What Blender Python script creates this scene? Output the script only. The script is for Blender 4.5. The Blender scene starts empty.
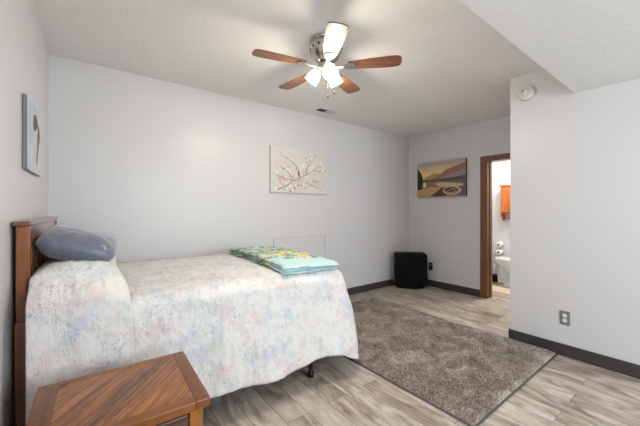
import bpy, bmesh, math, random
import numpy as np
from mathutils import Vector, Matrix, noise
random.seed(7); rng = np.random.default_rng(7)
PI = math.pi
S = bpy.context.scene
COL = S.collection

# ------------------------------------------------------------------ camera, world, lights, exposure
TH = 0.91572
cd = bpy.data.cameras.new('camera'); cam = bpy.data.objects.new('camera', cd); COL.objects.link(cam)
cam.location = (0, 0, 1.216); cam.rotation_euler = (PI/2, 0, TH-PI/2)
cd.sensor_width = 36; cd.lens = 307.02/640*36; cd.shift_y = -(213-209.63)/640; cd.clip_start = .02
S.camera = cam
S.view_settings.view_transform = 'Standard'; S.view_settings.look = 'None'
S.view_settings.gamma = 1; S.view_settings.use_curve_mapping = False
S.view_settings.exposure = 0.53
W = bpy.data.worlds.new('sky'); S.world = W; W.use_nodes = True
W.node_tree.nodes['Background'].inputs[0].default_value = (.80, .90, 1, 1)
W.node_tree.nodes['Background'].inputs[1].default_value = 1.5

def area(name, loc, rot, sx, sy, power, col):
    l = bpy.data.lights.new(name, 'AREA'); l.shape = 'RECTANGLE'; l.size = sx; l.size_y = sy
    l.energy = power; l.color = col
    o = bpy.data.objects.new(name, l); COL.objects.link(o); o.location = loc; o.rotation_euler = rot
    return o
def point(name, loc, power, col, r=.03):
    l = bpy.data.lights.new(name, 'POINT'); l.energy = power; l.color = col; l.shadow_soft_size = r
    o = bpy.data.objects.new(name, l); COL.objects.link(o); o.location = loc
    return o
area('front_daylight_fill', (1.85, -2.62, 1.5), (PI/2, 0, 0), 2.3, 1.1, 54, (.89, .95, 1))  # added soft fill from behind the camera, evens out the room
area('daylight_left_window', (-.36, .15, 1.66), (PI/2, 0, -PI/2), 1.1, .75, 7, (.95, .98, 1))
area('bathroom_fill_light', (5.0, 1.7, 2.27), (0, 0, 0), .5, .5, 25, (1, .95, .88))  # added fill that brightens the bathroom, no fixture modelled
FANC = (1.3926, 1.7416)
WARM = (1, .86, .70)

# ------------------------------------------------------------------ geometry constants
YW, XF, XR, H = 3.213, 4.372, 3.164, 2.44
ZS, YS, YE = 2.162, .718, 1.194
XL0, XL1 = -.222, -.330                       # left wall at y = YW and y = -2.5 (it runs very slightly out of square)
def xl(y): return XL0 + (y-YW)*.024
YB = -2.5

# ------------------------------------------------------------------ helpers
def link(name, me, mat=None, parent=None, smooth=False, loc=None):
    o = bpy.data.objects.new(name, me); COL.objects.link(o)
    if mat is not None:
        for m in (mat if isinstance(mat, (list, tuple)) else [mat]): me.materials.append(m)
    if parent: o.parent = parent
    if smooth:
        for p in me.polygons: p.use_smooth = True
    if loc: o.location = loc
    return o
def tag(o, label=None, cat=None, group=None, kind=None):
    if label: o['label'] = label
    if cat: o['category'] = cat
    if group: o['group'] = group
    if kind: o['kind'] = kind
    return o
def thing(name, label, cat, loc=(0,0,0), rz=0, group=None):
    o = bpy.data.objects.new(name, None); COL.objects.link(o); o.location = loc; o.rotation_euler = (0,0,rz)
    o.empty_display_size = .1
    return tag(o, label, cat, group)
class MB:
    def __init__(s): s.bm = bmesh.new()
    def box(s, x0, x1, y0, y1, z0, z1, bev=0, seg=2, mi=0, M=None):
        r = bmesh.ops.create_cube(s.bm, size=1)
        vs = r['verts']
        for v in vs:
            v.co = Vector(((x0+x1)/2+v.co.x*(x1-x0), (y0+y1)/2+v.co.y*(y1-y0), (z0+z1)/2+v.co.z*(z1-z0)))
        fs = list({f for v in vs for f in v.link_faces})
        if bev:
            es = list({e for v in vs for e in v.link_edges})
            rb = bmesh.ops.bevel(s.bm, geom=es, offset=bev, segments=seg, affect='EDGES', profile=.5)
            fs = [f for f in rb['faces']]; vs = list({v for f in fs for v in f.verts})
            allf = set(fs)
            for v in vs:
                for f in v.link_faces: allf.add(f)
            fs = list(allf); vs = list({v for f in fs for v in f.verts})
        for f in fs: f.material_index = mi
        if M is not None:
            for v in vs: v.co = M @ v.co
        return s
    def lathe(s, prof, M=None, n=32, mi=0, caps=True):
        rings = []
        for r, z in prof:
            ring = []
            for k in range(n):
                a = 2*PI*k/n; c = Vector((r*math.cos(a), r*math.sin(a), z))
                ring.append(s.bm.verts.new(M @ c if M is not None else c))
            rings.append(ring)
        for a, b in zip(rings, rings[1:]):
            for k in range(n):
                f = s.bm.faces.new((a[k], a[(k+1) % n], b[(k+1) % n], b[k])); f.material_index = mi; f.smooth = True
        if caps:
            for ring, rev in ((rings[0], True), (rings[-1], False)):
                f = s.bm.faces.new(ring[::-1] if rev else ring); f.material_index = mi
        return s
    def tube(s, pts, r, n=8, mi=0):
        pts = [Vector(p) for p in pts]; rings = []
        rr = r if isinstance(r, (list, tuple)) else [r]*len(pts)
        for i, p in enumerate(pts):
            t = (pts[min(i+1, len(pts)-1)]-pts[max(i-1, 0)]).normalized()
            a = t.cross(Vector((0,0,1)) if abs(t.z) < .95 else Vector((1,0,0))).normalized(); b = t.cross(a)
            rings.append([s.bm.verts.new(p+(a*math.cos(2*PI*k/n)+b*math.sin(2*PI*k/n))*rr[i]) for k in range(n)])
        for a, b in zip(rings, rings[1:]):
            for k in range(n):
                f = s.bm.faces.new((a[k], a[(k+1) % n], b[(k+1) % n], b[k])); f.smooth = True; f.material_index = mi
        s.bm.faces.new(rings[0][::-1]); s.bm.faces.new(rings[-1])
        return s
    def prism(s, poly, z0, z1, M=None, mi=0, bev=0):
        a = [s.bm.verts.new(Vector((p[0], p[1], z0))) for p in poly]; b = [s.bm.verts.new(Vector((p[0], p[1], z1))) for p in poly]
        fs = [s.bm.faces.new(a[::-1]), s.bm.faces.new(b)]
        n = len(poly)
        for k in range(n): fs.append(s.bm.faces.new((a[k], a[(k+1) % n], b[(k+1) % n], b[k])))
        for f in fs: f.material_index = mi
        vs = a+b
        if bev:
            es = [e for e in {e for f in fs[:2] for e in f.edges}]
            rb = bmesh.ops.bevel(s.bm, geom=es, offset=bev, segments=2, affect='EDGES')
            st = set(rb['verts'])
            for v in rb['verts']:
                for f in v.link_faces: st.update(f.verts)
            vs = list(st)
        if M is not None:
            for v in vs: v.co = M @ v.co
        return s
    def build(s, name, mat, parent=None, smooth=False, loc=None):
        bmesh.ops.recalc_face_normals(s.bm, faces=s.bm.faces)
        me = bpy.data.meshes.new(name); s.bm.to_mesh(me); s.bm.free()
        return link(name, me, mat, parent, smooth, loc)
def grid_mesh(name, P, mat, parent=None, smooth=True):
    """P: array (n, m, 3) -> quad grid"""
    n, m = P.shape[:2]
    v = P.reshape(-1, 3)
    i = np.arange(n-1)[:, None]*m+np.arange(m-1)[None]
    q = np.stack([i, i+1, i+m+1, i+m], -1).reshape(-1, 4)
    me = bpy.data.meshes.new(name)
    me.vertices.add(len(v)); me.vertices.foreach_set('co', v.astype(np.float32).ravel())
    me.loops.add(q.size); me.loops.foreach_set('vertex_index', q.astype(np.int32).ravel())
    me.polygons.add(len(q)); me.polygons.foreach_set('loop_start', np.arange(0, q.size, 4, dtype=np.int32))
    me.polygons.foreach_set('loop_total', np.full(len(q), 4, dtype=np.int32))
    me.update(calc_edges=True); me.validate()
    return link(name, me, mat, parent, smooth)
def fbm(x, y, z=0., s=1., o=3): return noise.fractal(Vector((x*s, y*s, z*s)), 1., 2., o)

# ------------------------------------------------------------------ materials
def srgb(r, g, b):
    f = lambda c: (c/255/12.92) if c/255 <= .04045 else ((c/255+.055)/1.055)**2.4
    return (f(r), f(g), f(b), 1)
class NT:
    def __init__(s, name):
        s.m = bpy.data.materials.new(name); s.m.use_nodes = True; s.t = s.m.node_tree; s.n = s.t.nodes
        s.b = s.n['Principled BSDF']
    def node(s, kind, **kw):
        nd = s.n.new(kind)
        for k, v in kw.items():
            if k.startswith('i_'):
                key = k[2:]; key = int(key) if key.isdigit() else key.replace('_', ' ')
                s.put(nd.inputs[key], v)
            else: setattr(nd, k, v)
        return nd
    def put(s, sock, v):
        if isinstance(v, bpy.types.NodeSocket): s.t.links.new(v, sock)
        else: sock.default_value = v
    def coord(s, which='Object', scale=(1,1,1), loc=(0,0,0), rot=(0,0,0)):
        tc = s.node('ShaderNodeTexCoord'); mp = s.node('ShaderNodeMapping')
        s.t.links.new(tc.outputs[which], mp.inputs[0])
        mp.inputs['Scale'].default_value = scale; mp.inputs['Location'].default_value = loc; mp.inputs['Rotation'].default_value = rot
        return mp.outputs[0]
    def noise(s, vec, scale, detail=3, rough=.5, dist=0, out='Fac'):
        n = s.node('ShaderNodeTexNoise'); s.t.links.new(vec, n.inputs['Vector'])
        n.inputs['Scale'].default_value = scale; n.inputs['Detail'].default_value = detail
        n.inputs['Roughness'].default_value = rough; n.inputs['Distortion'].default_value = dist
        return n.outputs[out]
    def voro(s, vec, scale, feature='F1', out='Distance', rnd=1):
        n = s.node('ShaderNodeTexVoronoi', feature=feature); s.t.links.new(vec, n.inputs['Vector'])
        n.inputs['Scale'].default_value = scale; n.inputs['Randomness'].default_value = rnd
        return n.outputs[out]
    def ramp(s, fac, stops, interp='LINEAR'):
        r = s.node('ShaderNodeValToRGB'); s.t.links.new(fac, r.inputs[0]); e = r.color_ramp.elements
        r.color_ramp.interpolation = interp
        while len(e) < len(stops): e.new(.5)
        for k, (p, c) in enumerate(stops): e[k].position = p; e[k].color = c if len(c) == 4 else (*c, 1)
        return r.outputs[0]
    def g(s, fac, a, b):            # smooth threshold 0..1
        m = s.node('ShaderNodeMapRange'); s.put(m.inputs[0], fac); m.inputs[1].default_value = a; m.inputs[2].default_value = b
        m.interpolation_type = 'SMOOTHSTEP'
        return m.outputs[0]
    def mix(s, fac, a, b, mode='MIX'):
        m = s.node('ShaderNodeMix', data_type='RGBA', blend_type=mode)
        s.put(m.inputs[0], fac); s.put(m.inputs[6], a); s.put(m.inputs[7], b)
        return m.outputs[2]
    def math(s, op, a, b=0.):
        m = s.node('ShaderNodeMath', operation=op); s.put(m.inputs[0], a); s.put(m.inputs[1], b); return m.outputs[0]
    def bump(s, h, strength=.3, dist=.01):
        b = s.node('ShaderNodeBump'); s.t.links.new(h, b.inputs['Height']); b.inputs['Strength'].default_value = strength
        b.inputs['Distance'].default_value = dist; s.t.links.new(b.outputs[0], s.b.inputs['Normal'])
    def set(s, color=None, rough=None, metal=None, **kw):
        if color is not None: s.put(s.b.inputs['Base Color'], color)
        if rough is not None: s.put(s.b.inputs['Roughness'], rough)
        if metal is not None: s.b.inputs['Metallic'].default_value = metal
        for k, v in kw.items(): s.put(s.b.inputs[k.replace('_', ' ')], v)
        return s
def simple(name, c, rough=.5, metal=0, bump=0, bscale=60, **kw):
    t = NT(name); v = t.coord(); nz = t.noise(v, bscale, 3)
    c2 = tuple(x*.93 for x in c[:3])+(1,)
    t.set(t.mix(nz, c2, c), rough, metal, **kw)
    if bump: t.bump(nz, bump, .003)
    return t.m
def wood(name, dark, light, axis='x', scale=1., rough=.35, streak=.5, coat=.2):
    t = NT(name); st = {'x': (1.2, 16, 16), 'y': (16, 1.2, 16), 'z': (16, 16, 1.2)}[axis]
    v = t.coord(scale=tuple(k*scale for k in st))
    n1 = t.noise(v, 1.6, 5, .6, .6); n2 = t.noise(v, 6, 4, .6)
    f = t.mix(streak*.6, n1, n2)
    c = t.ramp(f, [(.3, dark), (.5, tuple((a+b)/2 for a, b in zip(dark, light))), (.68, light)])
    t.set(c, rough, Coat_Weight=coat, Coat_Roughness=.25); t.bump(n2, .12, .002)
    return t.m

M = {}
def mk_wall():
    t = NT('wall_paint'); v = t.coord()
    n = t.noise(v, 90, 4, .6); n2 = t.noise(v, 1.1, 2)
    t.set(t.mix(n2, srgb(212,212,213), srgb(216,216,218)), .33, Specular_IOR_Level=.35); t.bump(n, .10, .004); return t.m
def mk_ceiling():
    t = NT('textured_ceiling_paint'); v = t.coord()
    n = t.noise(v, 38, 5, .65, .4); n3 = t.g(t.noise(v, 14, 3, .6, 1.2), .45, .62)
    h = t.math('ADD', n, n3)
    t.set(srgb(238,238,236), .7); t.bump(h, .2, .005); return t.m
def mk_floor():
    t = NT('vinyl_plank_floor')
    tc = t.node('ShaderNodeTexCoord'); sp = t.node('ShaderNodeSeparateXYZ'); t.t.links.new(tc.outputs['Object'], sp.inputs[0])
    cb = t.node('ShaderNodeCombineXYZ'); t.t.links.new(sp.outputs[1], cb.inputs[0]); t.t.links.new(sp.outputs[0], cb.inputs[1])
    br = t.node('ShaderNodeTexBrick', offset=.37, offset_frequency=2)
    t.t.links.new(cb.outputs[0], br.inputs['Vector'])
    for k, vv in (('Color1', (0,0,0,1)), ('Color2', (1,1,1,1)), ('Mortar', (.5,.5,.5,1)), ('Scale', 1.), ('Mortar Size', .0016), ('Mortar Smooth', .2), ('Bias', 0.), ('Brick Width', .92), ('Row Height', .152)):
        br.inputs[k].default_value = vv
    rnd = br.outputs['Color']
    off = t.node('ShaderNodeVectorMath', operation='SCALE'); t.t.links.new(rnd, off.inputs[0]); off.inputs['Scale'].default_value = 23.
    ad = t.node('ShaderNodeVectorMath', operation='ADD'); t.t.links.new(cb.outputs[0], ad.inputs[0]); t.t.links.new(off.outputs[0], ad.inputs[1])
    mp = t.node('ShaderNodeMapping'); t.t.links.new(ad.outputs[0], mp.inputs[0]); mp.inputs['Scale'].default_value = (1.5, 4.6, 1)
    n1 = t.noise(mp.outputs[0], 1.7, 4, .55, 1.8)
    mp2 = t.node('ShaderNodeMapping'); t.t.links.new(ad.outputs[0], mp2.inputs[0]); mp2.inputs['Scale'].default_value = (3., 45., 1)
    n2 = t.noise(mp2.outputs[0], 2.2, 4, .6, .6)
    f = t.math('ADD', t.math('MULTIPLY', n1, .8), t.math('MULTIPLY', n2, .13))
    f = t.math('ADD', f, t.math('MULTIPLY', t.math('SUBTRACT', rnd, .5), .13))
    c = t.ramp(f, [(.28, srgb(126,112,100)), (.39, srgb(166,152,138)), (.48, srgb(190,178,164)), (.62, srgb(212,203,192))])
    c = t.mix(br.outputs['Fac'], c, srgb(92,82,72))
    t.set(c, .38, Specular_IOR_Level=.4)
    b = t.math('SUBTRACT', t.math('MULTIPLY', n2, .25), br.outputs['Fac']); t.bump(b, .2, .002)
    return t.m
def mk_spread(beige=False):
    t = NT('quilted_floral_cotton'); v = t.coord()
    big = t.noise(v, 7., 4, .6, .3); b2 = t.noise(t.coord(loc=(7,3,5)), 8., 4, .6, .3); b3 = t.noise(t.coord(loc=(-4,9,2)), 7.5, 4, .6, .3)
    c = t.mix(t.math('MULTIPLY', t.g(big, .52, .68), .55), srgb(232,231,228), srgb(228,200,196))
    c = t.mix(t.math('MULTIPLY', t.g(b2, .52, .68), .5), c, srgb(190,204,198))
    c = t.mix(t.math('MULTIPLY', t.g(b3, .50, .66), .55), c, srgb(192,204,222))
    ln = t.noise(t.coord(loc=(1,1,1)), 17, 3, .55, 1.6)
    line = t.math('SUBTRACT', 1., t.g(t.math('ABSOLUTE', t.math('SUBTRACT', ln, .5)), .004, .022))
    mask = t.g(t.noise(t.coord(loc=(3,-5,1)), 5.2, 2), .46, .58)
    c = t.mix(t.math('MULTIPLY', t.math('MULTIPLY', line, mask), .55), c, srgb(128,138,158))
    t.set(c, .85, Sheen_Weight=.2)
    w1 = t.noise(t.coord(scale=(1,1,.3)), 32, 4, .6, .5); w2 = t.voro(v, 30)
    t.bump(t.math('ADD', w1, t.math('MULTIPLY', w2, .3)), .75, .014)
    return t.m
def mk_blanket():
    t = NT('aqua_floral_fleece'); v = t.coord()
    sp = t.node('ShaderNodeSeparateXYZ'); t.t.links.new(v, sp.inputs[0])
    vd = t.voro(v, 7., out='Distance'); d2 = t.noise(v, 46, 2)
    cells = t.voro(v, 7., out='Color')
    sc = t.node('ShaderNodeSeparateColor'); t.t.links.new(cells, sc.inputs[0])
    fl = t.math('SUBTRACT', 1., t.g(t.math('ADD', vd, t.math('MULTIPLY', t.math('SUBTRACT', d2, .5), .4)), .40, .46))
    leaf = t.g(t.noise(t.coord(scale=(1,1.6,1), loc=(2,4,0)), 13, 2, .5, 1.), .49, .53)
    dark = t.g(t.noise(t.coord(loc=(5,1,0)), 20, 2, .5, 1.), .54, .57)
    # ornament only over the upper part of the fold, plain hem at the near end
    m1 = t.g(t.math('ADD', sp.outputs[1], t.math('MULTIPLY', t.math('SUBTRACT', t.noise(v, 7, 2), .5), .5)), -.40, -.34)
    aqua = srgb(186,218,222)
    c = t.mix(t.math('MULTIPLY', leaf, m1), aqua, srgb(140,168,106))
    c = t.mix(t.math('MULTIPLY', t.math('MULTIPLY', dark, m1), .9), c, srgb(52,84,76))
    yel = t.ramp(d2, [(.35, srgb(206,184,84)), (.6, srgb(232,218,136))])
    isf = t.g(sc.outputs[0], .30, .34)
    c = t.mix(t.math('MULTIPLY', t.math('MULTIPLY', fl, m1), isf), c, yel)
    core = t.math('MULTIPLY', t.math('SUBTRACT', 1., t.g(vd, .07, .13)), t.math('MULTIPLY', m1, isf))
    c = t.mix(core, c, srgb(176,120,60))
    t.set(c, .9, Sheen_Weight=.3); t.bump(t.noise(v, 160, 3), .3, .003)
    return t.m
def mk_rug():
    t = NT('shag_pile'); v = t.coord()
    n = t.noise(v, 95, 3, .75); n2 = t.noise(v, 4.5, 4, .6, 1.2); n3 = t.noise(v, 38, 2)
    f = t.math('ADD', t.math('MULTIPLY', n, .72), t.math('MULTIPLY', n2, .42))
    f = t.math('ADD', f, t.math('MULTIPLY', n3, .16))
    c = t.ramp(f, [(.52, srgb(66,56,49)), (.61, srgb(124,110,98)), (.71, srgb(164,150,137)), (.83, srgb(216,206,196))])
    t.set(c, .95, Sheen_Weight=.2); return t.m
def mk_satin():
    t = NT('slate_blue_satin'); v = t.coord(scale=(1,1,1))
    n = t.noise(v, 9, 3, .5, .8)
    t.set(t.mix(n, srgb(92,98,116), srgb(116,124,144)), .32, Sheen_Weight=.5)
    t.bump(t.noise(t.coord(scale=(1,1,1)), 9, 2, .5, 1.), .5, .02); return t.m
def mk_glow():
    t = NT('lit_frosted_glass'); t.set((1,.98,.95,1), .4)
    t.b.inputs['Emission Color'].default_value = (1, .95, .88, 1); t.b.inputs['Emission Strength'].default_value = 2.2
    return t.m
M['wall'] = mk_wall(); M['ceil'] = mk_ceiling(); M['floor'] = mk_floor(); M['spread'] = mk_spread()
M['blanket'] = mk_blanket(); M['rug'] = mk_rug(); M['satin'] = mk_satin(); M['glow'] = mk_glow()
M['base'] = simple('charcoal_vinyl_base', srgb(62,60,60), .4)
M['casing'] = wood('walnut_door_casing', srgb(92,56,36), srgb(140,88,56), 'z', 1, .35)
M['cherry'] = wood('red_brown_headboard_wood', srgb(92,50,22), srgb(160,96,46), 'z', .9, .3)
M['cherry_y'] = wood('red_brown_rail_wood', srgb(92,50,28), srgb(148,88,50), 'y', .9, .22, coat=.6)
M['oak_z'] = wood('golden_oak_post', srgb(118,68,18), srgb(184,118,42), 'z', 1, .3)
M['oak_x'] = wood('golden_oak_rail', srgb(98,52,12), srgb(160,96,30), 'x', 1, .3)
M['oak_y'] = wood('brown_oak_breadboard', srgb(88,44,12), srgb(142,80,26), 'y', 1, .3)
M['walnut'] = wood('dark_walnut_panel', srgb(58,34,26), srgb(110,74,56), 'x', 1, .35)
M['plug'] = simple('dark_wood_plug', srgb(60,34,20), .4)
M['white'] = simple('white_plastic', srgb(226,226,222), .4)
M['offwhite'] = simple('white_paint_trim', srgb(205,205,205), .4)
M['grey'] = simple('grey_plastic_plate', srgb(128,128,128), .4)
M['black'] = simple('black_plastic', (.006,.006,.007,1), .5, Specular_IOR_Level=.15)
M['blackgloss'] = simple('black_glass', (.003,.003,.0035,1), .3, Specular_IOR_Level=.12)
M['greymetal'] = simple('brushed_side_metal', srgb(120,120,122), .35, .5)
M['nickel'] = simple('brushed_nickel', srgb(196,190,180), .22, 1)
M['blade'] = wood('medium_brown_blade', srgb(96,60,42), srgb(146,98,68), 'x', 1.2, .4, coat=.1)
M['bladeglare'] = simple('glare_blade_face', srgb(150,146,138), .4)  # pale colour paints glare onto the face of a brown blade
M['bladeedge'] = simple('dark_blade_edge', srgb(70,48,36), .4)
M['porcelain'] = simple('white_porcelain', srgb(236,236,232), .12, 0, Coat_Weight=.6)
M['paper'] = simple('tissue_paper', srgb(240,238,232), .9)
M['orange'] = wood('orange_pine_cabinet', srgb(150,70,18), srgb(204,112,36), 'z', 1, .3)
M['mat'] = simple('cream_bath_mat', srgb(214,198,176), .95, bump=.5, bscale=120)
M['mattress'] = simple('mattress_ticking', srgb(225,222,212), .8)
M['box'] = simple('box_spring_fabric', srgb(90,88,88), .9)
M['steel'] = simple('black_steel_frame', (.02,.02,.02,1), .4, .6)
M['canvasedge'] = simple('canvas_side', srgb(205,202,196), .8)
M['glass'] = simple('window_glass', (.9,.95,1,1), .02, Transmission_Weight=1.)

# ------------------------------------------------------------------ the room
def struct(name, mb, mat): return tag(mb.build(name, mat), kind='structure')
struct('floor', MB().box(-.5, 6.2, YB, 3.4, -.1, 0), M['floor'])
struct('ceiling', MB().box(-.5, 6.2, YS, 3.4, H, H+.1), M['ceil'])
low = struct('ceiling_soffit', MB().box(-.5, XR+.02, YB, YS, ZS, H+.1), M['ceil'])
struct('wall_back', MB().box(-.5, XF+.12, YW, YW+.12, 0, H), M['wall'])
# left wall, with a window opening beside the camera
def lw(y0, y1, z0, z1, mb):
    mb.prism([(xl(y0), y0), (xl(y1), y1), (xl(y1)-.14, y1), (xl(y0)-.14, y0)], z0, z1)
mb = MB(); lw(YB, -.42, 0, H, mb); lw(.72, YW, 0, H, mb); lw(-.42, .72, 0, 1.235, mb); lw(-.42, .72, 2.05, H, mb)
struct('wall_left', mb, M['wall'])
mb = MB(); x = xl(.15)
for y0, y1, z0, z1 in ((-.42,-.38,1.235,2.05), (.68,.72,1.235,2.05), (-.38,.68,1.235,1.275), (-.38,.68,2.01,2.05), (.13,.17,1.275,2.01)): mb.box(x-.1, x-.05, y0, y1, z0, z1)
struct('window_1', mb, M['offwhite'])
mb = MB(); mb.box(xl(.9)-.02, xl(.9)+.020, -.5, 1.065, 1.212, 1.234, .003); struct('trim_1', mb, M['offwhite'])
# wall behind the camera, with an added opening for the fill light
mb = MB()
for a in ((-.5, .65, 0, H), (3.05, 6.2, 0, H), (.65, 3.05, 0, .92), (.65, 3.05, 2.08, H)): mb.box(a[0], a[1], YB-.12, YB, a[2], a[3])
struct('wall_front', mb, M['wall'])
mb = MB()
for a in ((.65,.7,.92,2.08), (3.0,3.05,.92,2.08), (.7,3.0,.92,.97), (.7,3.0,2.03,2.08), (1.83,1.87,.97,2.03)): mb.box(a[0], a[1], YB-.09, YB-.04, a[2], a[3])
struct('added_window_2', mb, M['offwhite'])  # unseen frame added around the fill light, sized to suit it
# right-hand block (closet), end face towards the passage
struct('wall_right', MB().box(XR, XF+.12, YB, YE, 0, H), M['wall'])
# far wall with the bathroom doorway
DY0, DY1, DZ = 1.20, 1.94, 1.885
mb = MB(); mb.box(XF, XF+.12, DY1+.0, YW+.05, 0, H); mb.box(XF, XF+.12, YE-.02, DY1, DZ, H)
struct('wall_far', mb, M['wall'])
mb = MB()
mb.box(XF-.018, XF+.138, DY1-.012, DY1+.085, 0, DZ+.064, .004)
mb.box(XF-.018, XF+.138, YE, DY1-.012, DZ-.012, DZ+.064, .004)
mb.box(XF+.05, XF+.08, DY1-.024, DY1-.012, 0, DZ-.012, .003)
struct('door_1', mb, M['casing'])
# baseboards
mb = MB(); mb.box(xl(YW), XF, YW-.012, YW, 0, .10, .003); struct('baseboard_back', mb, M['base'])
mb = MB(); mb.box(XF-.012, XF, DY1+.085, YW-.012, 0, .10, .003); struct('baseboard_far', mb, M['base'])
mb = MB(); mb.box(XR-.012, XR, YB, YE+.012, 0, .10, .003); mb.box(XR-.012, XF, YE, YE+.012, 0, .10, .003); struct('baseboard_right', mb, M['base'])
# bathroom shell
BX, BY = 5.62, 2.42
mb = MB(); mb.box(BX, BX+.1, .4, BY+.1, 0, H); struct('wall_bathroom_far', mb, M['wall'])
mb = MB(); mb.box(XF+.12, BX, BY, BY+.1, 0, H); struct('wall_bathroom_left', mb, M['wall'])
mb = MB(); mb.box(XF+.12, BX, .3, .4, 0, H); struct('wall_bathroom_right', mb, M['wall'])

# access panel on the long wall
t = thing('access_panel', 'flat white access panel with a thin raised edge, low on the long wall', 'wall panel', (1.77, YW, .36))
MB().box(.012, .773, -.006, 0, .012, .505, .002).build('panel', M['wall'], t)
mb = MB()
for a in ((0,.785,.505,.517), (0,.785,0,.012), (0,.012,.012,.505), (.773,.785,.012,.505)): mb.box(a[0], a[1], -.010, 0, a[2], a[3], .002)
mb.build('panel_edge', M['offwhite'], t)

# ------------------------------------------------------------------ ceiling fan
fan = thing('ceiling_fan', 'flush brushed nickel ceiling fan with five blades and three lit glass shades', 'ceiling fan', (FANC[0], FANC[1], H))
MB().lathe([(.112,0), (.116,-.006), (.114,-.018), (.10,-.026)][::-1]).build('ceiling_plate', M['nickel'], fan)
MB().lathe([(.0, -.165), (.045,-.163), (.066,-.15), (.092,-.125), (.112,-.09), (.122,-.055), (.122,-.028), (.085,-.024)], n=48, caps=False).build('motor_housing', M['nickel'], fan)
for k in range(14):
    mb = MB(); a = 2*PI*k/14; mb.box(.112,.120,-.008,.008,-.078,-.05,.002, M=Matrix.Rotation(a,4,'Z')); mb.build('housing_slot', M['black'], fan)
MB().lathe([(.0,-.215), (.045,-.214), (.062,-.20), (.064,-.18), (.05,-.163)], n=32, caps=False).build('light_kit', M['nickel'], fan)
for k, ph in enumerate([-193-72*i for i in range(5)]):
    a = math.radians(ph)
    Rz = Matrix.Rotation(a, 4, 'Z'); Rb = Rz @ Matrix.Translation((0,0,-.192)) @ Matrix.Rotation(math.radians(-7), 4, 'X')
    poly = []
    for x, w in ((.165,.043), (.30,.056), (.44,.064), (.505,.062), (.527,.048), (.533,.02)): poly.append((x, w))
    poly = poly + [(x, -y) for x, y in poly[::-1]]
    glare = (k == 4)  # this blade carries the painted glare
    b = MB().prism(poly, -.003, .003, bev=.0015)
    ob = b.build('blade', M['bladeglare'] if glare else M['blade'], fan)
    ob.matrix_local = Rb
    if glare:
        ob['label'] = 'blade nearest the camera with glare painted on its face'
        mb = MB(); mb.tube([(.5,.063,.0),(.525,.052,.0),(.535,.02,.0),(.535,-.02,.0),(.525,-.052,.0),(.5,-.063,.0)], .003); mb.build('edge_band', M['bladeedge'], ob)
    mb = MB(); mb.prism([(.06,.012),(.13,.012),(.165,.034),(.20,.036),(.225,.012),(.225,-.012),(.20,-.036),(.165,-.034),(.13,-.012),(.06,-.012)], -.010, -.004, bev=.0015)
    for sx, sy in ((.185,.018),(.185,-.018),(.212,0)): mb.lathe([(.005,-.013),(.005,-.010)], M=Matrix.Translation((sx,sy,0)), n=8)
    mb.build('blade_bracket', M['nickel'], ob)
for k, deg in enumerate((247, 7, 127)):
    a = math.radians(deg); A = Matrix.Rotation(a, 4, 'Z') @ Matrix.Translation((.052,0,-.20)) @ Matrix.Rotation(math.radians(-38), 4, 'Y') @ Matrix.Scale(.86, 4)
    sh = MB().lathe([(.024,-.005),(.034,-.022),(.050,-.055),(.056,-.085),(.057,-.105),(.061,-.122),(.059,-.122),(.054,-.104),(.052,-.085),(.046,-.055),(.030,-.024)], M=A, n=28, caps=False).build('glass_shade', M['glow'], fan, smooth=True)
    MB().lathe([(.0,.012),(.026,.010),(.028,-.012),(.022,-.016)], M=A, n=20, caps=False).build('shade_holder', M['nickel'], sh)
    MB().lathe([(.0,-.092),(.016,-.088),(.024,-.07),(.020,-.05),(.012,-.035),(.012,-.02)], M=A, n=16, caps=False).build('bulb', M['glow'], sh, smooth=True)
    p = A @ Vector((0,0,-.120)); point('fan_bulb_light', (FANC[0]+p.x, FANC[1]+p.y, H+p.z), 10, WARM, .035)
for px, py, L in ((-.01,-.035,.20), (.045,-.035,.16)):
    mb = MB(); mb.tube([(px,py,-.20),(px,py,-.20-L)], .0016, 6)
    c = mb.build('pull_chain', M['nickel'], fan)
    MB().lathe([(.002,-.2-L+.002),(.006,-.2-L-.006),(.006,-.2-L-.022),(.002,-.2-L-.028)], M=Matrix.Translation((px,py,0)), n=10).build('chain_fob', M['plug'], c)

# ceiling register
t = thing('air_vent', 'small louvred ceiling vent near the long wall', 'vent', (2.38, 2.975, H), 0)
mb = MB()
for a in ((-.14,.14,-.055,-.042), (-.14,.14,.042,.055), (-.14,-.125,-.042,.042), (.125,.14,-.042,.042), (-.006,.006,-.042,.042)): mb.box(a[0], a[1], a[2], a[3], -.006, 0, .001)
mb.build('vent_frame', M['offwhite'], t)
MB().box(-.125,.125,-.042,.042,-.0015,0).build('duct_opening', M['black'], t)
for k in range(5):
    y = -.034+k*.017
    MB().box(-.125,-.006,-.004,.004,-.0006,.0006, M=Matrix.Translation((0,y,-.005)) @ Matrix.Rotation(.9,4,'X')).build('slat', M['grey'], t)
    MB().box(.006,.125,-.008,.008,-.0006,.0006, M=Matrix.Translation((0,y,-.005)) @ Matrix.Rotation(-.5,4,'X')).build('slat', M['offwhite'], t)

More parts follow.
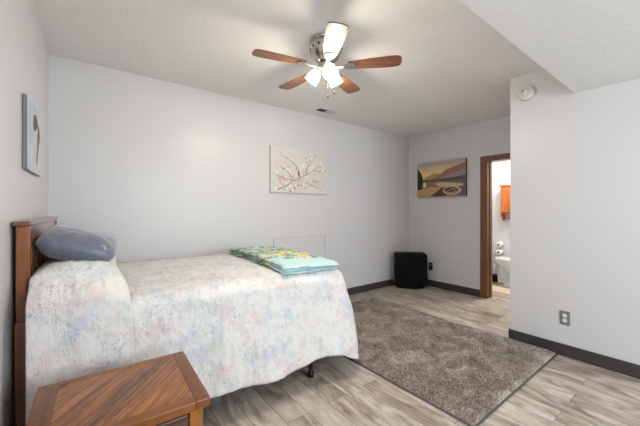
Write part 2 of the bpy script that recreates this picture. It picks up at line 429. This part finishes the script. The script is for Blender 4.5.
# smoke alarm on the right wall
t = thing('smoke_alarm', 'round white smoke alarm high on the right-hand wall', 'smoke alarm', (XR, 1.055, 2.262), 0)
A = Matrix.Rotation(-PI/2, 4, 'Y')
MB().lathe([(.066,0),(.066,.010),(.063,.013)], M=A, n=40).build('base_ring', M['offwhite'], t)
MB().lathe([(.064,.012),(.066,.018),(.063,.034),(.054,.043),(.0,.046)], M=A, n=40, caps=False).build('cover', M['white'], t)
mb = MB()
for r in (.026,.034,.042):
    for k in range(18):
        a = 2*PI*k/18; mb.box(-.0455,-.0440, r*math.cos(a)-.003, r*math.cos(a)+.003, r*math.sin(a)-.001, r*math.sin(a)+.001)
mb.build('sound_slots', M['grey'], t)
MB().lathe([(.008,.045),(.008,.048)], M=Matrix.Translation((0,.022,.02)) @ A, n=14).build('test_button', M['grey'], t)

# outlets
def outlet(name, label, loc, rz, plate, face, parentgroup=None):
    t = thing(name, label, 'electrical outlet', loc, rz)
    MB().box(-.035,.035,-.006,0,-.057,.057,.003).build('cover_plate', plate, t)
    for s in (-1,1):
        MB().lathe([(.0165,0),(.0165,.003)], M=Matrix.Translation((0,-.006,s*.0195)) @ Matrix.Rotation(PI/2,4,'X'), n=20).build('socket', face, t)
    mb = MB(); mb.lathe([(.003,0),(.003,.0015)], M=Matrix.Translation((0,-.006,0)) @ Matrix.Rotation(PI/2,4,'X'), n=8); mb.build('screw', M['nickel'], t)
    return t
outlet('wall_outlet', 'grey outlet plate with two pale sockets on the right-hand wall', (XR, .782, .318), -PI/2, M['grey'], M['white'])
outlet('wall_outlet', 'black outlet plate on the far wall beside the black heater', (XF, 2.80, .315), -PI/2, M['black'], M['grey'])

# ------------------------------------------------------------------ wall art
def art(name, label, P, X, Z, w, h, depth, front, side, shapes, backdir):
    """canvas: P corner (lower left seen from the front), X unit along width, Z up, backdir unit into the wall"""
    X, Z, B, P = Vector(X), Vector(Z), Vector(backdir), Vector(P)
    t = thing(name, label, 'wall art', tuple(P))
    mb = MB(); R4 = Matrix((( X.x,B.x,Z.x,0),(X.y,B.y,Z.y,0),(X.z,B.z,Z.z,0),(0,0,0,1)))
    mb.box(0,w,.001,depth,0,h,.002, M=R4); mb.build('stretched_canvas', side, t)
    mats = [front]; bm = bmesh.new()
    def face(pts, lay, mat):
        if mat not in mats: mats.append(mat)
        vs = [bm.verts.new(R4 @ Vector((u*w, -.0003*lay, v*h))) for u, v in pts]
        f = bm.faces.new(vs); f.material_index = mats.index(mat)
    face([(0,0),(1,0),(1,1),(0,1)], 0, front)
    for lay, mat, pts in shapes: face(pts, lay, mat)
    bmesh.ops.triangulate(bm, faces=bm.faces)
    me = bpy.data.meshes.new('picture_face'); bm.to_mesh(me); bm.free()
    link('picture_face', me, mats, t)
    return t
def blob(cx, cy, rx, ry, n=9, j=.25):
    return [(min(.995,max(.005,cx+rx*math.cos(2*PI*k/n)*(1+random.uniform(-j,j)))), min(.995,max(.005,cy+ry*math.sin(2*PI*k/n)*(1+random.uniform(-j,j))))) for k in range(n)]
def stroke(pts, w0, w1):
    L, R_ = [], []
    for i, (x, y) in enumerate(pts):
        a, b = pts[max(i-1,0)], pts[min(i+1,len(pts)-1)]; dx, dy = b[0]-a[0], b[1]-a[1]; d = math.hypot(dx,dy) or 1
        w = w0+(w1-w0)*i/(len(pts)-1); L.append((x-dy/d*w*.65, y+dx/d*w)); R_.append((x+dy/d*w*.65, y-dx/d*w))
    return L+R_[::-1]
cream = NT('cream_canvas'); v = cream.coord(); cream.set(cream.mix(cream.noise(v, 4, 3), srgb(226,220,212), srgb(208,204,202)), .8)
twig = simple('printed_brown_twig', srgb(120,88,84), .8); pet1 = simple('printed_pink_petal', srgb(214,182,176), .8)
pet2 = simple('printed_white_petal', srgb(240,233,228), .8); bud = simple('printed_mauve_bud', srgb(160,118,116), .8)
shp = []
br = [[(.10,.06),(.24,.14),(.36,.26),(.47,.34),(.58,.42),(.70,.52),(.80,.64),(.90,.66)], [(.47,.34),(.46,.50),(.40,.62),(.30,.72),(.20,.80)], [(.36,.26),(.20,.33),(.10,.38)],
      [(.36,.26),(.30,.42),(.22,.52),(.14,.58)], [(.58,.42),(.60,.58),(.66,.70),(.68,.78)], [(.30,.02),(.42,.16),(.56,.20),(.72,.18),(.86,.10)], [(.70,.52),(.82,.52),(.95,.58)], [(.56,.20),(.70,.30),(.82,.30)]]
for b in br: shp.append((1, twig, stroke(b, .010, .003)))
for i in range(115):
    b = random.choice(br); p = random.choice(b); x = p[0]+random.gauss(0,.055); y = p[1]+random.gauss(0,.06)
    if not (.03 < x < .97 and .03 < y < .96): continue
    r = random.uniform(.010,.026); mt = random.choice([pet2,pet2,pet1,pet1,bud])
    if mt is bud: r *= .45
    shp.append((2+i*.02, mt, blob(x, y, r, r*1.5, 8, .35)))
art('canvas_print', 'pale canvas of pink blossom branches on the long wall above the bed foot', (1.719, YW-.034, 1.42), (1,0,0), (0,0,1), .853, .552, .034, cream.m, M['canvasedge'], shp, (0,1,0))

# lake at dusk (far wall); width runs towards -Y
sky = NT('printed_dusk_sky'); v = sky.coord(); s_ = sky.node('ShaderNodeSeparateXYZ'); sky.t.links.new(v, s_.inputs[0])
f = sky.math('ADD', sky.math('MULTIPLY', s_.outputs[2], 1.8), sky.math('MULTIPLY', sky.noise(sky.coord(scale=(1,1,5)), 5, 3), .12))
sky.set(sky.ramp(f, [(.40, srgb(200,160,112)), (.60, srgb(240,200,124)), (.76, srgb(236,200,146)), (.93, srgb(204,174,152)), (1., srgb(180,164,156))]), .45)
hill1 = simple('printed_far_hill', srgb(178,142,98), .5); hill2 = simple('printed_mid_hill', srgb(150,118,88), .5)
mist = simple('printed_violet_mist', srgb(150,138,142), .5); shore = simple('printed_dark_shore', srgb(84,72,70), .5)
water = simple('printed_water', srgb(142,112,92), .5); waterb = simple('printed_blue_water', srgb(104,98,104), .5); tree = simple('printed_dark_trees', srgb(44,36,30), .5)
sand = simple('printed_sand', srgb(196,156,112), .5); boat = simple('printed_pale_boat', srgb(206,178,146), .5); dk = simple('printed_dark_boat_inside', srgb(70,54,46), .5); glint = simple('printed_sun_glint', srgb(246,222,168), .5)
A_ = [(1, hill1, [(.1,.5),(.25,.60),(.36,.68),(.46,.66),(.6,.52),(.6,.45),(.1,.45)]),
 (2, hill2, [(.30,.50),(.48,.62),(.62,.74),(.78,.80),(.90,.86),(.998,.90),(.998,.48),(.3,.46)]),
 (3, mist, [(.50,.52),(.66,.60),(.82,.66),(.998,.70),(.998,.44),(.5,.46)]),
 (4, shore, [(.10,.50),(.35,.49),(.6,.50),(.8,.53),(.998,.56),(.998,.38),(.6,.40),(.1,.42)]),
 (5, water, [(.05,.44),(.5,.45),(.7,.40),(.998,.38),(.998,.02),(.05,.02)]),
 (6, waterb, [(.55,.44),(.8,.46),(.998,.46),(.998,.05),(.82,.05)]),
 (6.5, boat, [(.38,.38),(.5,.42),(.72,.38),(.95,.34),(.95,.28),(.5,.28)]),
 (7, tree, [(.002,.88),(.03,.80),(.05,.74),(.09,.70),(.11,.62),(.13,.55),(.12,.40),(.10,.22),(.002,.20)]),
 (8, glint, blob(.165,.36,.03,.08,9,.1)),
 (9, sand, [(.002,.22),(.12,.24),(.32,.30),(.54,.26),(.42,.14),(.28,.03),(.002,.03)]),
 (10, dk, [(.54,.26),(.44,.16),(.30,.03),(.62,.03),(.66,.14),(.62,.22)]),
 (11, boat, blob(.74,.17,.18,.12,16,.03)), (12, dk, blob(.73,.18,.14,.085,16,.03)),
 (13, sand, stroke([(.62,.13),(.72,.20),(.84,.22)], .012,.01)), (13, boat, stroke([(.66,.10),(.76,.12),(.84,.17)], .01,.008))]
art('canvas_print', 'dark-edged dusk lake picture with a beached boat on the far wall', (XF-.034, 3.021, 1.408), (0,-1,0), (0,0,1), .805, .556, .034, sky.m, M['black'], A_, (1,0,0))

# snowy picture (left wall), width towards +Y
snow = NT('printed_pale_sky'); v = snow.coord(); snow.set(snow.mix(snow.g(snow.noise(v, 6, 3), .4, .6), srgb(186,200,222), srgb(206,214,228)), .6)
rock = simple('printed_brown_rock', srgb(110,92,84), .7); snw = simple('printed_white_snow', srgb(220,220,220), .7)
wy = Vector((.024,1,0)).normalized(); y0 = 2.13
art('canvas_print', 'narrow-looking pale blue and white canvas on the left wall above the headboard', (xl(y0)+.02, y0, 1.425), tuple(wy), (0,0,1), .50, .375, .018, snow.m, M['grey'],
    [(1, snw, [(.42,.0),(.48,.3),(.44,.6),(.52,.84),(.60,.998),(.998,.998),(.998,0)]),
     (2, rock, [(.36,.70),(.42,.86),(.56,.90),(.66,.84),(.70,.74),(.60,.70),(.52,.64),(.42,.62)]),
     (3, rock, [(.70,.80),(.80,.74),(.86,.62),(.80,.52),(.72,.40),(.66,.20),(.60,.10),(.58,.2),(.64,.42),(.70,.60)]),
     (4, snw, [(.66,.84),(.80,.9),(.99,.8),(.96,.66),(.86,.64),(.78,.76)])], (-1,.024,0))

# ------------------------------------------------------------------ bed (local frame: x from the headboard to the foot, y from far side 0 to near side -1.42)
BO = Vector((-.208, 3.095, 0)); BR = -.024
bed = thing('bed', 'red-brown wooden bed with panelled headboard against the left wall', 'bed', BO, BR)
HB = 1.165
hb = MB(); hb.box(.008,.022,-1.20,-.05,.30,1.06).build('headboard_panel', M['cherry'], bed)
for y0 in (-1.225, -.05):
    mb = MB(); mb.box(.0,.036,y0,y0+.045,0,HB-.022,.003)
    p = mb.build('post', M['cherry'], bed)
    MB().box(.034,.044,y0+.010,y0+.035,.0,HB-.03,.003).build('post_moulding', M['cherry'], p)
MB().box(-.008,.052,-1.240,.012,HB-.022,HB,.005).build('top_rail', M['cherry_y'], bed)
MB().box(.006,.038,-1.20,-.05,HB-.12,HB-.022,.004).build('upper_rail', M['cherry_y'], bed)
MB().box(.006,.036,-1.20,-.05,.32,.42,.004).build('lower_rail', M['cherry_y'], bed)
for k in range(8):
    y = -1.19+k*.148; MB().box(.020,.032,y,y+.05,.42,HB-.12,.002).build('slat', M['cherry'], bed)
MB().box(-.002,.044,-1.238,-1.212,.30,.72,.003).build('rail_bracket', M['cherry'], bed)
# steel frame, box spring, mattress
for y in (-1.29, -.07): MB().box(.046,1.85,y-.018,y+.018,.17,.20,.002).build('side_rail', M['steel'], bed)
for x in (.35,1.55): MB().box(x-.018,x+.018,-1.29,-.07,.165,.195,.002).build('cross_rail', M['steel'], bed)
for x in (.35,1.55):
    for y in (-1.24,-.12):
        MB().lathe([(.022,0),(.024,.03),(.014,.034),(.014,.17)], M=Matrix.Translation((x,y,0)), n=14).build('leg', M['steel'], bed)
MB().box(.05,1.79,-1.31,-.04,.205,.44,.03,3).build('box_spring', M['box'], bed)
MB().box(.05,1.79,-1.315,-.035,.44,.715,.06,4).build('mattress', M['mattress'], bed, smooth=True)

# bedspread
x0s, x1s, yN, yF = .085, 1.845, -1.325, -.035
ZT = .775
def outline():
    pts = []; r = .13
    for x in np.linspace(x0s, x1s-r, 150): pts.append((x, yN, 0, -1))
    for a in np.linspace(-PI/2, 0, 40)[1:]: pts.append((x1s-r+r*math.cos(a), yN+r+r*math.sin(a), math.cos(a), math.sin(a)))
    for y in np.linspace(yN+r, yF-r, 90)[1:]: pts.append((x1s, y, 1, 0))
    for a in np.linspace(0, PI/2, 30)[1:]: pts.append((x1s-r+r*math.cos(a), yF-r+r*math.sin(a), math.cos(a), math.sin(a)))
    for x in np.linspace(x1s-r, x0s, 110)[1:]: pts.append((x, yF, 0, 1))
    return pts
def topz(x, y):
    sag = .03*max(0, (x-1.2)/.7)**2
    return ZT + .018*(1-((y+.72)/.7)**2) - sag + .008*fbm(x, y, 0, 7, 3) + .006*fbm(x*1.6, y*.8, 3, 20, 2)
OUT = outline(); NT_, NE, NH = 34, 8, 34
P = np.zeros((len(OUT), NT_+NE+NH, 3)); ls = 0; prev = None
for i, (px, py, nx, ny) in enumerate(OUT):
    if prev: ls += math.hypot(px-prev[0], py-prev[1])
    prev = (px, py)
    qx, qy = min(px, 1.30), -.68
    near = max(0., -ny); far = max(0., ny); foot = max(0., nx)
    corner = math.exp(-((ls-(x1s-x0s-.03))/.16)**2)
    re = .075
    ex, ey = px-nx*re, py-ny*re
    for k in range(NT_):
        t_ = k/(NT_-1); x, y = qx+(ex-qx)*t_, qy+(ey-qy)*t_
        P[i,k] = (x, y, topz(x, y))
    ze = topz(ex, ey)
    for k in range(NE):
        a = (k+1)/NE*PI/2*.92; P[i,NT_+k] = (ex+nx*(re*math.sin(a)+.012*k/NE), ey+ny*(re*math.sin(a)+.012*k/NE), ze-re*(1-math.cos(a)))
    bx, by, bz = P[i,NT_+NE-1]
    hem = .172+.012*math.sin(ls*4.1+.4)+.01*math.sin(ls*9.3) 
    hem = hem*(1-foot)+(.08)*foot if far == 0 else .35
    hem -= .02*corner
    if far > 0: hem = .055*foot+.35*far if far < .99 else .35
    D = bz-hem
    fold = .5*math.sin(ls*13+1.2*math.sin(ls*3.1))+.35*math.sin(ls*23+2)+.3*math.sin(ls*7.7+1)
    for k in range(NH):
        w = (k+1)/NH
        off = w*(.04*near+.085*foot+.03*corner)+.018*fold*w**1.2*(near+foot)+.03*foot*math.sin(PI*w)
        if far > .6: off = .0
        wr = .006*fbm(ls*24, w*3.5, 2, 1, 3)+.010*fbm(ls*5, w*2, 7, 1, 2)*w
        P[i,NT_+NE+k] = (bx+nx*(off+wr), by+ny*(off+wr), bz-D*w)
spread = grid_mesh('bedspread', P, M['spread'])
spread.location = BO; spread.rotation_euler = (0,0,BR)
tag(spread, 'cream quilted bedspread with pastel flowers draped over the bed to the floor', 'bedspread')
so = spread.modifiers.new('thickness', 'SOLIDIFY'); so.thickness = .006; so.offset = -1
# the head end of the spread, folded over the sleeping pillows
NU, NV1, NV2 = 60, 70, 46
xa, xb = .048, .42
P = np.zeros((NU, NV1+NV2, 3))
for i in range(NU):
    u = i/(NU-1)
    for j in range(NV1+NV2):
        if j < NV1:
            v_ = j/(NV1-1); y = yF-.01+(yN+.055-yF)*v_
            endr = min(1, (1-v_)/.10); endr = math.sqrt(max(0, 1-(1-endr)**2))
            endf = min(1, v_/.08); endf = math.sqrt(max(0, 1-(1-endf)**2))
            hx = max(0, 1-abs((u-.42)/.585)**3.0)**.55
            lump = 1+.10*math.sin(v_*PI*2+.6)
            hgt = .165*hx*lump*endf*(.55+.45*endr)
            x = xa+(xb-xa)*u-.02*u*math.sin(v_*PI)
            z = topz(x, y)+.010+hgt+.006*fbm(x, y, 5, 12, 3)
            if hx < .02: z = topz(x, y)+.006
            P[i,j] = (x, y, z)
        else:
            w = (j-NV1+1)/NV2
            bx, by, bz = P[i,NV1-1]
            hem = .15+.01*math.sin(u*6)
            a = min(1, w/.14); out = (.065)*math.sin(a*PI/2)
            zz = bz-(bz-hem)*(w**1.15)
            fold = (.5*math.sin(u*17)+.4*math.sin(u*9+1))*.010*w
            P[i,j] = (bx+.035*w*(u-.35)*1.2+.02*w*(1-u), by-out-.03*w-fold-.012*(1-abs(2*u-1)), zz)
fold = grid_mesh('pillow_fold', P, M['spread'], spread)
so = fold.modifiers.new('thickness', 'SOLIDIFY'); so.thickness = .008; so.offset = -1

# blue satin pillow
n = 70; P = np.zeros((2*n-1, n, 3))
def pil(u, v, s):
    a, b, T = .175, .30, .092
    h = T*max(0, (1-u**4)*(1-v**4))**.55
    x = a*u*(1-.07*(1-u*u)*0-.06*v*v*abs(u)); y = b*v*(1-.06*u*u*abs(v))
    e = (abs(u)**3+abs(v)**3)/2
    wr = .016*fbm(u*1.6, v*2.4, s*2+4, 1.2, 3)*(.3+e)
    return (x, y, s*h+(wr if h > 1e-4 else 0))
g = np.zeros((2*n, n, 3))
for i in range(n):
    for j in range(n):
        v = math.sin((-1+2*j/(n-1))*PI/2)
        g[i,j] = pil(math.sin((-1+2*i/(n-1))*PI/2), v, 1); g[2*n-1-i,j] = pil(math.sin((-1+2*i/(n-1))*PI/2), v, -1)
g = np.concatenate([g, g[:1]], 0)
pw = grid_mesh('pillow', g, M['satin'])
pw.location = (-.01, 2.27, 1.02); pw.rotation_euler = (.03, math.radians(16), -.06)
tag(pw, 'slate blue satin pillow lying against the wooden headboard', 'pillow')

# folded blanket
ang = -.06
cx, cy = 1.315, 2.34
bl = thing('folded_blanket', 'folded aqua blanket with yellow flowers lying across the bed foot', 'blanket', (cx, cy, 0), -.06)
def bed_z(wx, wy):
    d = Vector((wx, wy, 0))-BO; c, s = math.cos(-BR), math.sin(-BR); x, y = d.x*c-d.y*s, d.x*s+d.y*c
    dx = max(0, x-(x1s-.075)); dy = max(0, (yN+.075)-y)
    return topz(min(x, 1.6), y)-min(.012, (dx*dx+dy*dy)*6)-.02*max(0, x-1.6)
Rm = Matrix.Rotation(-.06, 4, 'Z')
hw, hl = .232, .59
def layer(k, z0, th, insx, insy0, insy1):
    nu, nv = 40, 80; rows = []
    prof = [(-1,0,'b')]
    Pt = np.zeros((nu, 2*nv, 3))
    for i in range(nu):
        u = -1+2*i/(nu-1)
        for j in range(2*nv):
            up = j < nv
            v = (-1+2*j/(nv-1)) if up else (1-2*(j-nv)/(nv-1))
            ed = min(1, (1-abs(u))/.05, ) ; ed = math.sqrt(max(0,1-(1-ed)**2)); ev = min(1, (1-abs(v))/.03); ev = math.sqrt(max(0,1-(1-ev)**2))
            e = ed*ev
            x = u*(hw-insx)+.006*math.sin(v*9+k); y = -hl+insy0+(v+1)/2*(2*hl-insy0-insy1)+.012*math.sin(u*2.2+k)
            w = Rm @ Vector((x, y, 0)); zz = bed_z(cx+w.x, cy+w.y)+z0+.007
            Pt[i,j] = (x, y, zz+th/2+(th/2*e if up else -th/2*e)+.002*fbm(x,y,k,9,2))
    Pt = np.concatenate([Pt, Pt[:, :1]], 1)
    return Pt
for k, (z0, th, ix, a, b) in enumerate(((.0,.018,.0,.0,.0), (.0175,.018,.006,-.004,.012), (.035,.020,.004,-.012,.02))):
    grid_mesh('fold_layer', layer(k, z0, th, ix, a, b), M['blanket'], bl)

# ------------------------------------------------------------------ nightstand
ns = thing('nightstand', 'brown oak nightstand with diagonal plank top in the near left corner', 'nightstand', (.365, 1.520, 0), math.radians(-1.8))
W_, D_, HT = .50, .434, .56          # local: x -W..0, y -D..0
MB().box(-W_+.004,-.004,-D_+.004,-.004,HT-.032,HT-.004,.008,3).build('top_core', M['oak_x'], ns)
MB().box(-W_,-W_+.062,-D_,0,HT-.030,HT,.003,2).build('breadboard_end', M['oak_y'], ns)
MB().box(-.048,0,-D_,0,HT-.030,HT,.003,2).build('breadboard_end', M['oak_y'], ns)
MB().box(-W_+.062,-.048,-D_,-D_+.045,HT-.030,HT,.003,2).build('top_border', M['oak_x'], ns)
MB().box(-W_+.062,-.048,-.03,0,HT-.030,HT,.003,2).build('top_border', M['oak_x'], ns)
def mk_diag():
    t = NT('diagonal_oak_planks'); a = math.radians(-52)
    v = t.coord(rot=(0,0,a)); br = t.node('ShaderNodeTexBrick', offset=.5)
    t.t.links.new(v, br.inputs['Vector'])
    for k, vv in (('Color1', (0,0,0,1)), ('Color2', (1,1,1,1)), ('Mortar', (.5,.5,.5,1)), ('Scale', 1.), ('Mortar Size', .0011), ('Brick Width', 3.), ('Row Height', .043)): br.inputs[k].default_value = vv
    of = t.node('ShaderNodeVectorMath', operation='SCALE'); t.t.links.new(br.outputs['Color'], of.inputs[0]); of.inputs['Scale'].default_value = 9.
    ad = t.node('ShaderNodeVectorMath', operation='ADD'); t.t.links.new(v, ad.inputs[0]); t.t.links.new(of.outputs[0], ad.inputs[1])
    mp = t.node('ShaderNodeMapping'); t.t.links.new(ad.outputs[0], mp.inputs[0]); mp.inputs['Scale'].default_value = (3, 46, 3)
    n1 = t.noise(mp.outputs[0], 1.5, 5, .65, .8)
    f = t.math('ADD', n1, t.math('MULTIPLY', t.math('SUBTRACT', br.outputs['Color'], .5), .16))
    c = t.ramp(f, [(.34, srgb(58,28,6)), (.45, srgb(118,66,16)), (.58, srgb(156,92,26)), (.72, srgb(188,124,46))])
    c = t.mix(br.outputs['Fac'], c, srgb(60,34,18)); t.set(c, .3, Coat_Weight=.35, Coat_Roughness=.2); t.bump(n1, .1, .002)
    return t.m
M['diag'] = mk_diag()
MB().box(-W_+.062,-.048,-D_+.045,-.03,HT-.012,HT-.001).build('plank_inlay', M['diag'], ns)
for x, y in ((-.018,-D_+.018), (-.038,-D_+.022), (-.018,-.016), (-W_+.02,-.016), (-W_+.02,-D_+.02), (-.040,-.018)): MB().lathe([(.0045,HT-.001),(.0045,HT+.0006)], M=Matrix.Translation((x,y,0)), n=12).build('wood_plug', M['plug'], ns)
for x in (-W_+.02, -.065):
    for y in (-D_+.02, -.065): MB().box(x,x+.045,y,y+.045,0,HT-.03,.004).build('leg', M['oak_z'], ns)
for y0, y1 in ((-D_+.065,-.065),): 
    MB().box(-.052,-.036,y0,y1,.12,HT-.03,.002).build('side_panel', M['oak_y'], ns); MB().box(-W_+.036,-W_+.052,y0,y1,.12,HT-.03,.002).build('side_panel', M['oak_y'], ns)
MB().box(-W_+.065,-.065,-.045,-.030,.12,HT-.03,.002).build('back_panel', M['oak_x'], ns)
MB().box(-W_+.065,-.065,-D_+.024,-D_+.040,HT-.045,HT-.03,.001).build('front_rail', M['oak_x'], ns)
for z0, z1 in ((HT-.205,HT-.047), (.14,HT-.215)):
    dr = MB().box(-W_+.067,-.067,-D_+.022,-D_+.042,z0,z1,.005).build('drawer', M['walnut'], ns)
    MB().lathe([(.006,0),(.006,.014),(.014,.02),(.014,.026),(.008,.03)], M=Matrix.Translation((-W_/2,-D_+.022,(z0+z1)/2)) @ Matrix.Rotation(PI/2,4,'X'), n=16).build('knob', M['nickel'], dr)
MB().box(-W_+.036,-.036,-D_+.03,-.036,.11,.125).build('bottom_shelf', M['oak_x'], ns)

# ------------------------------------------------------------------ rug
rw, rl = 1.41, 2.06
nx, ny = 300, 440
X, Y = np.meshgrid(np.linspace(0, rw, nx), np.linspace(0, rl, ny), indexing='ij')
Zr = np.zeros((nx, ny)); low_ = np.zeros((nx, ny))
for i in range(0, nx):
    for j in range(0, ny):
        low_[i,j] = fbm(X[i,j], Y[i,j], 0, 5, 2)
edge = np.minimum.reduce([X, rw-X, Y, rl-Y]); ef = np.clip(edge/.02, 0, 1)**.5
Zr = .004+ef*(.018+.006*low_+rng.uniform(-.009,.009,(nx,ny)))
X2 = X+rng.uniform(-.003,.003,(nx,ny))*ef+.008*np.sin(Y*5)*(1-ef*0); Y2 = Y+rng.uniform(-.003,.003,(nx,ny))*ef
pile = grid_mesh('pile', np.stack([X2, Y2, Zr], -1), M['rug'], smooth=False)
rug = thing('area_rug', 'grey-brown shag area rug on the plank floor beside the bed foot', 'rug', (1.722, .832, 0), 0)
pile.parent = rug; pile['kind'] = 'stuff'
M['binding'] = simple('rug_binding', srgb(92,88,88), .9, bump=.4, bscale=200)
mb = MB()
mb.tube([(-.004+.0,0,.006),(-.004+.008*math.sin(rl*2.5),rl*.5,.006),(-.004+.008*math.sin(rl*5),rl,.006)], .006); mb.tube([(-.004,-.002,.006),(rw+.002,-.002,.006)], .006)
mb.build('binding', M['binding'], rug)

# ------------------------------------------------------------------ black heater in the far corner
ht = thing('portable_heater', 'glossy black portable heater standing in the far corner', 'heater', (3.97, 2.88, 0), -PI/4)
w = .245
def rr(w, z0, z1, r, n=8):
    p = [(-w, z0), (w, z0)]
    for k in range(n+1):
        a = PI/2*k/n; p.append((w-r+r*math.cos(a), z1-r+r*math.sin(a)))
    for k in range(n+1):
        a = PI/2+PI/2*k/n; p.append((-w+r+r*math.cos(a), z1-r+r*math.sin(a)))
    return p
Q = Matrix(((1,0,0,0),(0,0,-1,0),(0,1,0,0),(0,0,0,1)))     # prism XY -> XZ
MB().prism(rr(w,.045,.55,.05), -.165, -.012, M=Q, bev=.006).build('casing', M['black'], ht)
MB().prism(rr(w-.022,.12,.53,.035), -.012, 0.0, M=Q, bev=.003).build('front_glass', M['blackgloss'], ht)
mb = MB()
for k in range(5): mb.box(-w+.04,w-.04,-.003,.012,.062+k*.011,.067+k*.011,.001)
mb.build('vent_grille', M['black'], ht)
MB().box(-w-.012,-w,.03,.15,.08,.50,.004).build('side_panel', M['greymetal'], ht)
mb = MB(); mb.lathe([(.20,0),(.215,.008),(.215,.028),(.19,.046)], M=Matrix.Translation((0,.085,0)) @ Matrix.Scale(.45,4,(0,1,0)), n=40); mb.build('base', M['blackgloss'], ht)
pl = thing('power_plug', 'black plug and cord running from the far outlet to the heater', 'plug', (XF-.006, 2.80, .295), 0)
MB().box(-.028,0,-.014,.014,-.014,.014,.004).build('plug_body', M['black'], pl)
MB().tube([(-.028,0,0),(-.05,0,-.03),(-.055,.01,-.12),(-.05,.03,-.21),(-.06,.05,-.285),(-.10,.03,-.288)], .004).build('cord', M['black'], pl)

# ------------------------------------------------------------------ bathroom things
mat_ = MB(); mat_.box(4.78, 5.16, 1.35, 2.30, 0, .014, .005, 3)
for y in np.linspace(1.38, 2.27, 18): mat_.box(4.79, 5.15, y-.012, y+.012, .012, .018, .003)
tag(mat_.build('bath_mat', M['mat']), 'cream bath mat on the bathroom floor in front of the toilet', 'bath mat')
to = thing('toilet', 'white porcelain toilet seen through the bathroom doorway', 'toilet', (5.30, 1.53, 0), 0)
def egg(k, cy, w, lf, lb, n=36):
    return [(w*math.sin(2*PI*i/n), cy+(lf if math.cos(2*PI*i/n) > 0 else lb)*math.cos(2*PI*i/n)) for i in range(n)]
def loft(rings, name, mat, parent):
    bm = bmesh.new(); R_ = [[bm.verts.new((x, y, z)) for x, y in r] for r, z in rings]
    for a, b in zip(R_, R_[1:]):
        for k in range(len(a)):
            f = bm.faces.new((a[k], a[(k+1) % len(a)], b[(k+1) % len(a)], b[k])); f.smooth = True
    bm.faces.new(R_[0]); bm.faces.new(R_[-1][::-1])
    bmesh.ops.recalc_face_normals(bm, faces=bm.faces)
    me = bpy.data.meshes.new(name); bm.to_mesh(me); bm.free(); return link(name, me, mat, parent)
loft([(egg(0,.38,.105,.20,.25),0),(egg(0,.38,.105,.19,.25),.03),(egg(0,.36,.075,.14,.22),.10),(egg(0,.36,.08,.15,.22),.22),(egg(0,.39,.12,.19,.22),.30),(egg(0,.42,.178,.25,.22),.37),(egg(0,.42,.185,.262,.22),.405)], 'bowl', M['porcelain'], to)
st = loft([(egg(0,.42,.185,.265,.20),.406),(egg(0,.42,.19,.27,.20),.414),(egg(0,.42,.188,.268,.20),.428),(egg(0,.42,.18,.26,.19),.432)], 'seat', M['porcelain'], to)
loft([(egg(0,.42,.186,.265,.20),.433),(egg(0,.42,.188,.268,.20),.445),(egg(0,.42,.17,.25,.18),.454)], 'lid', M['porcelain'], to)
tk = MB().box(-.21,.21,.0,.19,.40,.76,.025,3).build('tank', M['porcelain'], to)
MB().box(-.22,.22,-.01,.20,.762,.795,.01,3).build('tank_lid', M['porcelain'], tk)
MB().box(-.17,-.13,.19,.20,.69,.705,.003).build('flush_lever', M['nickel'], tk)
# roll holder
rh = thing('toilet_roll_holder', 'upright two-roll toilet paper holder on the bathroom wall', 'toilet roll holder', (BX, 2.26, .45), 0)
MB().box(-.012,0,-.012,.012,-.02,.26,.003).build('wall_bar', M['white'], rh)
for z in (.06,.19): MB().tube([(-.006,0,z),(-.07,0,z)], .008, 10).build('arm', M['white'], rh)
for z, lb in ((.06, 'lower toilet paper roll on the bathroom wall holder'), (.19, 'upper toilet paper roll on the bathroom wall holder')):
    r = MB().lathe([(.017,0),(.044,0),(.046,.004),(.046,.096),(.044,.1),(.017,.1)], M=Matrix.Rotation(-PI/2,4,'Y'), n=28, caps=False)
    ro = r.build('toilet_roll', M['paper'], None, loc=(BX-.016, 2.26, .45+z-.012)); tag(ro, lb, 'toilet paper', 'toilet paper rolls on the bathroom holder')
    MB().lathe([(.0172,.0),(.0172,.0995)], M=Matrix.Rotation(-PI/2,4,'Y'), n=20).build('core', M['plug'], ro)
# cabinet
cb = thing('bathroom_cabinet', 'orange pine wall cabinet with towel bar on the bathroom far wall', 'cabinet', (BX, 2.215, 1.055), 0)
MB().box(-.14,0,-.46,0,.10,.54,.004).build('body', M['orange'], cb)
MB().box(-.16,.0,-.475,.015,.54,.565,.006).build('cornice', M['orange'], cb)
for y0 in (-.225,-.45):
    d = MB().box(-.158,-.14,y0,y0+.215,.12,.53,.004).build('door', M['orange'], cb)
    MB().box(-.163,-.156,y0+.04,y0+.175,.17,.48,.004).build('door_panel', M['orange'], d)
    MB().lathe([(.005,0),(.01,.012),(.006,.018)], M=Matrix.Translation((-.158,y0+(.02 if y0 > -.3 else .195),.2)) @ Matrix.Rotation(-PI/2,4,'Y'), n=12).build('knob', M['orange'], d)
for y0 in (-.018,-.46):
    mb = MB(); mb.prism([(0,.10),(-.14,.10),(-.13,.05),(-.10,.03),(-.09,-.01),(-.05,-.02),(0,-.03)], y0, y0+.018, M=Matrix(((1,0,0,0),(0,0,1,0),(0,1,0,0),(0,0,0,1)))); mb.build('side_bracket', M['orange'], cb)
MB().tube([(-.09,-.45,.02),(-.09,-.005,.02)], .011, 12).build('towel_bar', M['orange'], cb)
# brush
tb = thing('toilet_brush', 'small black toilet brush and holder on the bathroom floor', 'toilet brush', (5.50, 2.32, 0), 0)
MB().lathe([(.05,0),(.055,.01),(.045,.12),(.04,.125)], n=20).build('holder', M['black'], tb)
MB().tube([(0,0,.12),(0,0,.30)], .006, 8).build('handle', M['white'], tb)
